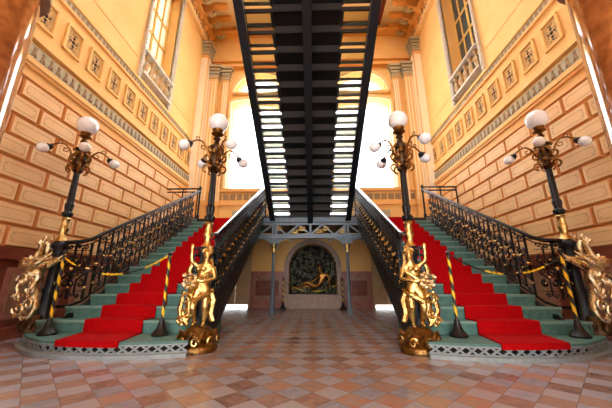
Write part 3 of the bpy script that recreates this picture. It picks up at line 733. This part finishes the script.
for s in (-1, 1):     # gilded women on the inner newels
    t = thing('gilded_statue', 'gilded standing female figure raising an arm, at the foot of the %s flight' % side(s), 'statue', (s*1.43, 3.98, 0), 'gilded newel figures'); t.scale = (1.14, 1.05, 1.03)
    b = MB().lathe([(.22,0),(.23,.04),(.21,.08),(.18,.1),(.21,.16),(.17,.22),(.12,.28),(.08,.3)], n=20)
    for k in range(9):
        a = k*2*PI/9; b.tube([(.15*math.cos(a), .15*math.sin(a), .08), (.22*math.cos(a+.2), .22*math.sin(a+.2), .15), (.2*math.cos(a+.5), .2*math.sin(a+.5), .24), (.14*math.cos(a+.7), .14*math.sin(a+.7), .2)], [.02,.026,.02,.01], 5)
    b.build('base', 'aged', t, True)
    for k in range(8):
        a = k*PI/4+.2; rr = lambda j: .05*(1-.75*j/12)
        sg_ = MB().tube([((.215)*math.cos(a+rr(j)*math.cos(j*.6)*4.6), (.215)*math.sin(a+rr(j)*math.cos(j*.6)*4.6), .13+rr(j)*math.sin(j*.6)*1.3) for j in range(13)], [.017*(1-.5*j/12) for j in range(13)], 5)
        sg_.build('base_scroll', 'gold', t, True)
    o = s  # +o points to the stair side
    J = {'pel': ((0, 0, .76), (.085, .07)), 'wai': ((-.01*o, -.01, .86), (.06, .052)), 'che': ((-.015*o, 0, .98), (.08, .062)), 'nek': ((-.02*o, -.005, 1.08), .032), 'hd0': ((-.025*o, -.015, 1.14), .044), 'hd1': ((-.03*o, -.02, 1.2), .05), 'hd2': ((-.03*o, -.015, 1.245), .036),
         'hipa': ((.05*o, -.01, .72), .062), 'knea': ((.07*o, -.08, .53), .042), 'clfa': ((.065*o, -.05, .44), .037), 'anka': ((.05*o, -.01, .33), .022), 'toea': ((.055*o, -.08, .305), .018),
         'hipb': ((-.05*o, 0, .72), .062), 'kneb': ((-.055*o, -.02, .52), .042), 'clfb': ((-.05*o, .01, .43), .037), 'ankb': ((-.04*o, .02, .31), .022), 'toeb': ((-.05*o, -.06, .295), .018),
         'sha': ((.075*o, 0, 1.035), .036), 'elba': ((.15*o, -.04, 1.1), .026), 'wra': ((.155*o, -.05, 1.24), .018),
         'shb': ((-.10*o, 0, 1.03), .036), 'elbb': ((-.15*o, -.03, .88), .027), 'wrb': ((-.05*o, -.14, .84), .019)}
    E = [('pel','wai'),('wai','che'),('che','nek'),('nek','hd0'),('hd0','hd1'),('hd1','hd2'),('pel','hipa'),('hipa','knea'),('knea','clfa'),('clfa','anka'),('anka','toea'),('pel','hipb'),('hipb','kneb'),('kneb','clfb'),('clfb','ankb'),('ankb','toeb'),('che','sha'),('sha','elba'),('elba','wra'),('che','shb'),('shb','elbb'),('elbb','wrb')]
    fingers(J, E, 'wra', (.15*o, -.055, 1.28), (0, -.2, 1), (1, 0, 0), 1, 'a'); fingers(J, E, 'wrb', (.0, -.155, .85), (o, -.2, .1), (0, 0, 1), 1, 'b')
    skin('body', J, E, 'pel', 'gold', t)
    fb = MB(); face_bits(fb, (-.03*o, -.02, 1.195), .052, (0, -1, 0), (0, 0, 1)); fb.ball((-.045, -.075, 1.0), .034, 10).ball((.02, -.075, 1.0), .034, 10).build('face', 'gold', t, True)
    h = MB().ball((-.03*o, .01, 1.225), .06, 12, (1, 1, .9)).ball((-.03*o, .05, 1.28), .04, 10)
    for k in range(7): h.ball((-.03*o+.052*math.cos(k*PI/6), -.02-.0*k, 1.235+.035*math.sin(k*PI/6)), .02, 6)
    h.tube([(-.03*o-.04, .02, 1.2), (-.06*o, .05, 1.1), (-.09*o, .05, 1.0)], [.03, .028, .012], 6).build('hair', 'gold', t, True)
    d = MB()          # swirling drapery
    d.tube([(-.13*o, .02, 1.0), (-.02*o, -.09, .9), (.1*o, -.08, .78), (.12*o, -.02, .66), (.05*o, -.1, .6), (-.08*o, -.09, .68), (-.13*o, .0, .74)], [.02,.03,.04,.045,.04,.035,.02], 7)
    d.tube([(.1*o, -.02, .74), (.15*o, .02, .6), (.13*o, .0, .45), (.16*o, -.03, .34), (.12*o, -.05, .3)], [.03,.05,.045,.04,.02], 7)
    d.tube([(-.08*o, .05, .74), (-.12*o, .06, .6), (-.1*o, .06, .45), (-.14*o, .04, .34)], [.03,.045,.04,.03], 7)
    d.tube([(.15*o, .02, 1.1), (.2*o, .04, .98), (.17*o, .05, .86), (.21*o, .02, .74)], [.02,.035,.035,.02], 7)
    d.build('drapery', 'gold', t, True)
    fl = MB(); random.seed(3)      # bouquet and scrolls on the stair side
    for k in range(26):
        a, q = random.random()*2*PI, random.random()**.5*.085
        fl.ball((.12*o+q*math.cos(a), -.12+random.uniform(-.03,.03), .86+q*math.sin(a)*1.2), random.uniform(.018,.032), 6)
    fl.build('bouquet', 'pale_gold', t, True)
    sv = MB()
    for (cx, cz, r, dr) in ((.16, .62, .075, 1), (.14, .46, .065, -1), (.2, .36, .05, 1)):
        sv.tube([(cx*o+r*(1-.75*k/14)*math.cos(dr*k*.55), -.07, cz+r*(1-.75*k/14)*math.sin(dr*k*.55)) for k in range(15)], [.02*(1-.5*k/14) for k in range(15)], 6)
    sv.tube([(.2*o, -.02, .3), (.24*o, -.02, .5), (.2*o, -.04, .72)], [.025,.03,.02], 6)
    sv.build('scrolls', 'gold', t, True)

for s in (-1, 1):     # gilded winged beasts on the outer newels; +x*s points to the wall
    t = thing('winged_beast_statue', 'pale gilded winged beast curled around the newel by the %s wall' % side(s), 'statue', (s*3.97, 4.3, Z0), 'gilded winged beasts'); t.scale = (.78, 1, .96)
    b = MB().lathe([(.2,0),(.2,.05),(.16,.1),(.11,.2),(.09,.24)], n=14, squash=(1,.7))
    for k in range(11):
        a = k*2*PI/11; b.tube([(.12*math.cos(a), .09*math.sin(a), .06), (.22*math.cos(a+.1), .15*math.sin(a+.1), .07), (.25*math.cos(a+.2), .16*math.sin(a+.2), .15)], [.03,.034,.01], 5)
    b.build('base', 'dark_bronze', t, True)
    J = {'r': ((.1*s, -.02, .76), (.1, .09)), 'b1': ((.1*s, -.03, .62), (.085, .08)), 'b2': ((.04*s, -.04, .48), .07), 'b3': ((-.04*s, -.05, .34), .055), 'b4': ((.02*s, -.07, .2), .045), 'b5': ((.14*s, -.08, .17), .036), 'b6': ((.2*s, -.08, .25), .028), 'b7': ((.15*s, -.08, .31), .02),
         'c': ((.16*s, -.05, .92), (.11, .095)), 'n1': ((.19*s, -.05, 1.07), .07), 'n2': ((.15*s, -.05, 1.19), .05), 'h': ((.1*s, -.07, 1.28), .058), 'm': ((.12*s, -.11, 1.33), .042), 'm2': ((.18*s, -.14, 1.33), .026),
         'la': ((.2*s, -.13, .74), .055), 'lb': ((.27*s, -.17, .66), .038), 'lc': ((.22*s, -.17, .54), .028), 'ld': ((.28*s, -.2, .5), .028),
         'ma': ((.0*s, -.13, .74), .05), 'mb': ((-.04*s, -.19, .64), .036), 'mc': ((.0*s, -.17, .52), .027), 'md': ((-.02*s, -.23, .49), .026)}
    E = [('r','b1'),('b1','b2'),('b2','b3'),('b3','b4'),('b4','b5'),('b5','b6'),('b6','b7'),('r','c'),('c','n1'),('n1','n2'),('n2','h'),('h','m'),('m','m2'),('r','la'),('la','lb'),('lb','lc'),('lc','ld'),('r','ma'),('ma','mb'),('mb','mc'),('mc','md')]
    skin('body', J, E, 'r', 'pale_gold', t)
    hd = MB(); hd.ball((.11*s, -.07, 1.3), .05, 10)
    for q in (-1, 1):
        hd.tube([(.07*s, -.07+q*.03, 1.32), (.02*s, -.06+q*.05, 1.38), (.04*s, -.06+q*.05, 1.43)], [.02,.016,.004], 6).ball((.12*s, -.1+q*.038, 1.35), .012, 8)
    MB().ball((.12*s, -.06, .98), .13, 14, (1.25, .7, .8)).build('breast', 'pale_gold', t, True)
    hd.tube([(.05*s, -.05, 1.33), (.02*s, -.03, 1.24), (.06*s, .0, 1.14), (.1*s, .02, 1.0)], [.02,.04,.045,.02], 6)
    hd.build('mane', 'pale_gold', t, True)
    MB().tube([(.12*s, -.03, 1.36), (.18*s, .0, 1.42), (.24*s, .0, 1.38), (.22*s, -.01, 1.32)], [.015,.018,.014,.006], 6).build('crest', 'pale_gold', t, True)
    for yo, sc_ in ((-.17, 1.0), (.06, .9)):
        wg = MB()
        for row in range(2):
            for k in range(8):
                f = k/7; a = PI*(-.12+1.02*f)        # feathers fan from the wall side, over the back, to the inner tip
                st_ = Vector(((.14-.06*f)*s, yo, .98)); ln = (.2+.19*f)*sc_*(1-.35*row)
                dr = Vector((s*math.cos(a), -.1*(1+row), math.sin(a)*.45+.16*f-.1))
                en = st_+dr*ln; md_ = st_.lerp(en, .55)+Vector((0, -.015*row, .02))
                wg.tube([st_, md_, en], [.026, .036, .008], 6)
        wg.tube([(.3*s, yo, .92), (.1*s, yo-.05, .9), (-.1*s, yo-.04, 1.02), (-.24*s, yo, 1.16)], [.02, .05, .035, .008], 7)
        wg.build('wing', 'pale_gold', t, True)
    v = MB()
    for (cx, cz, r, dr) in ((.2, .74, .11, 1), (.14, .34, .11, -1), (-.02, .4, .09, 1), (.0, .62, .085, -1), (.24, .5, .07, 1)):
        v.tube([(cx*s+s*r*(1-.8*k/16)*math.cos(dr*k*.5), -.17, cz+r*(1-.8*k/16)*math.sin(dr*k*.5)) for k in range(17)], [.028*(1-.5*k/16) for k in range(17)], 6)
    for k in range(12):
        a = k*.6; v.ball((.1*s+.1*math.cos(a), -.17, .5+.3*math.sin(a*1.7)), .028, 6)
    v.build('volutes', 'pale_gold', t, True)

# ------------------------------------------------------------------ fountain
ft = thing('wall_fountain', 'arched stone wall fountain niche with a stone basin beneath the landing', 'fountain', (NX, YB, 0))
sr = MB(); ro, ri = NR+.16, NR
for k in range(24):
    a0, a1 = PI*k/24, PI*(k+1)/24
    P = [(ri*math.cos(a0), NSP+ri*math.sin(a0)), (ro*math.cos(a0), NSP+ro*math.sin(a0)), (ro*math.cos(a1), NSP+ro*math.sin(a1)), (ri*math.cos(a1), NSP+ri*math.sin(a1))]
    sr.prism(P, 'y', -.1, .0)
sr.box(-ro, -ri, -.1, 0, .46, NSP).box(ri, ro, -.1, 0, .46, NSP)
sr.tube([(ro*.985*math.cos(PI*k/24), -.11, NSP+ro*.985*math.sin(PI*k/24)) for k in range(25)], .025, 6)
sr.build('arch_surround', 'stone', ft)
MB().box(-1.05, 1.05, -.4, 0, 0, .1).box(-1.0, 1.0, -.36, 0, .1, .38).box(-1.05, 1.05, -.42, .45, .38, .46).build('basin', 'stone', ft)
rk = MB(); random.seed(11)
for k in range(230):
    x = random.uniform(-.82, .82); z = random.uniform(.5, 2.15)
    if z > NSP and x*x+(z-NSP)**2 > .8**2: continue
    rk.ball((x, random.uniform(.36, .48), z), random.uniform(.035, .085), 6)
for k in range(40): rk.ball((random.uniform(-.8, .8), random.uniform(.0, .4), .5+random.uniform(0, .1)), random.uniform(.07, .12), 6)
rk.build('rock_and_foliage', 'rock', ft)
rc = thing('reclining_statue', 'bronze reclining nude figure inside the fountain niche', 'statue', (NX+.06, YB+.02, .6)); rc.scale = (1.22,)*3
J = {'pel': ((.12, 0, .1), (.1, .09)), 'wai': ((.2, 0, .22), .08), 'che': ((.26, .0, .38), (.105, .085)), 'nek': ((.2, -.01, .51), .04), 'h0': ((.16, -.02, .58), .065), 'h1': ((.15, -.02, .64), .075), 'h2': ((.16, -.01, .7), .055),
     'hipa': ((.04, -.05, .09), .085), 'knea': ((-.24, -.1, .22), .058), 'clfa': ((-.35, -.08, .13), .05), 'anka': ((-.48, -.06, .05), .03), 'toea': ((-.58, -.08, .06), .026),
     'hipb': ((.04, .05, .08), .08), 'kneb': ((-.26, .06, .1), .055), 'clfb': ((-.42, .05, .06), .046), 'ankb': ((-.6, .02, .03), .028), 'toeb': ((-.7, .0, .05), .024),
     'sa': ((.36, -.03, .46), .048), 'ea': ((.46, -.04, .28), .036), 'wa': ((.42, -.1, .1), .026), 'sb': ((.15, -.04, .45), .045), 'eb': ((.06, -.13, .32), .034), 'wb': ((-.04, -.14, .24), .024)}
E = [('pel','wai'),('wai','che'),('che','nek'),('nek','h0'),('h0','h1'),('h1','h2'),('pel','hipa'),('hipa','knea'),('knea','clfa'),('clfa','anka'),('anka','toea'),('pel','hipb'),('hipb','kneb'),('kneb','clfb'),('clfb','ankb'),('ankb','toeb'),('che','sa'),('sa','ea'),('ea','wa'),('che','sb'),('sb','eb'),('eb','wb')]
fingers(J, E, 'wa', (.39, -.13, .06), (-1, -.3, -.1), (0, -1, 0), 1.4, 'a'); fingers(J, E, 'wb', (-.09, -.145, .23), (-1, 0, -.1), (0, -1, 0), 1.4, 'b')
skin('body', J, E, 'pel', 'bronze', rc)
fb = MB(); face_bits(fb, (.15, -.02, .64), .078, (-.5, -1, -.1), (0, 0, 1)); fb.build('face', 'bronze', rc, True)
MB().ball((.165, .0, .675), .088, 12).ball((.2, .03, .62), .05, 10).ball((.12, -.01, .7), .04, 10).build('hair', 'dark_bronze', rc, True)

# ------------------------------------------------------------------ barriers
def stanchion(loc, h, label, group):
    t = thing('barrier_post', label, 'barrier post', loc, group)
    MB().lathe([(.11,0),(.115,.02),(.1,.04),(.06,.09),(.036,.17),(.028,.21)], n=20).build('base', 'black', t, True)
    b = MB(); n, m_ = 12, 48; R = .021; z0, z1 = .2, h
    V = [[b.v((R*math.cos(2*PI*k/n), R*math.sin(2*PI*k/n), z0+(z1-z0)*i/m_)) for k in range(n)] for i in range(m_+1)]
    for i in range(m_):
        for k in range(n):
            b.mi = 1 if ((k/n + i/m_*4.2) % 1) < .5 else 0
            b.face([V[i][k], V[i][(k+1)%n], V[i+1][(k+1)%n], V[i+1][k]])
    b.build('pole', ['black', 'yellow'], t, True)
    MB().lathe([(.022,h),(.032,h+.01),(.032,h+.04),(.01,h+.06)], n=10).build('cap', 'black', t, True)
    return t
def chain(p, q, sag, label, group, bands, n=46):
    p0 = Vector(p); q = Vector(q); bk = MB()
    for i in range(n):
        t0, t1 = i/n, (i+1.25)/n
        def at(t):
            t = min(t, 1); v = p0.lerp(q, t); v.z -= sag*4*t*(1-t); return v-p0
        a, c_ = at(t0), at(t1); d = (c_-a); u = d.normalized(); w = u.cross(Vector((0,0,1))).normalized()
        if i % 2: w = u.cross(w)
        mid = (a+c_)/2; hl = d.length/2
        pts = [mid+u*hl*math.cos(k*PI/3)+w*.011*math.sin(k*PI/3) for k in range(6)]
        bk.m(1 if any(x0 <= (i+.5)/n < x1 for x0, x1 in bands) else 0).tube(pts, .006, 4, True)
    tag(bk.build('barrier_chain', ['black', 'yellow'], None, False, tuple(p)), label, 'chain', group)
for s in (-1, 1):
    S = side(s); G = 'striped barrier posts on the stairs'
    stanchion((s*1.97, 4.05, Z0), 1.05, 'striped post beside the gilded figure on the %s flight bottom step' % S, G)
    stanchion((s*3.52, 4.05, Z0), 1.08, 'striped post near the winged beast on the %s bottom step' % S, G)
    chain((s*1.97, 4.05, 1.24), (s*3.52, 4.05, 1.2), .26, 'black and yellow chain closing off the %s stair flight' % S, 'stair barrier chains', ((.0,.22),(.42,.6),(.86,1)) if s < 0 else ((.3,.45),(.62,.82)))
    stanchion((NX+s*1.0, YB-.62, 0), .95, 'small striped post on the %s of the fountain basin' % S, 'striped posts at the fountain')
chain((NX-1.0, YB-.62, .9), (NX+1.0, YB-.62, .9), .34, 'black and yellow chain slung before the fountain', None, ((.14,.36),(.48,.72),(.82,.95)))

# ------------------------------------------------------------------ camera, light
cam = bpy.data.cameras.new('camera'); co = bpy.data.objects.new('camera', cam); C.objects.link(co)
F = 282.3; cam.sensor_fit = 'HORIZONTAL'; cam.sensor_width = 36; cam.lens = 36*F/612
p_, yw = math.radians(15.55), math.radians(-1.43)
fw = Vector((math.sin(yw)*math.cos(p_), math.cos(yw)*math.cos(p_), math.sin(p_)))
co.location = (.08, 0, .85); co.rotation_euler = fw.to_track_quat('-Z', 'Y').to_euler(); cam.clip_start = .05
sc.camera = co

w = bpy.data.worlds.new('sky'); sc.world = w; w.use_nodes = True
bg = w.node_tree.nodes['Background']; bg.inputs['Color'].default_value = (.93, .97, 1.0, 1); bg.inputs['Strength'].default_value = 1.0
sc.cycles.max_bounces = 8; sc.cycles.diffuse_bounces = 4; sc.cycles.transparent_max_bounces = 12
sc.cycles.caustics_reflective = False; sc.cycles.caustics_refractive = False
vs = sc.view_settings; vs.view_transform = 'Standard'; vs.look = 'None'; vs.exposure = 3.25; vs.gamma = 1
sc.display_settings.display_device = 'sRGB'
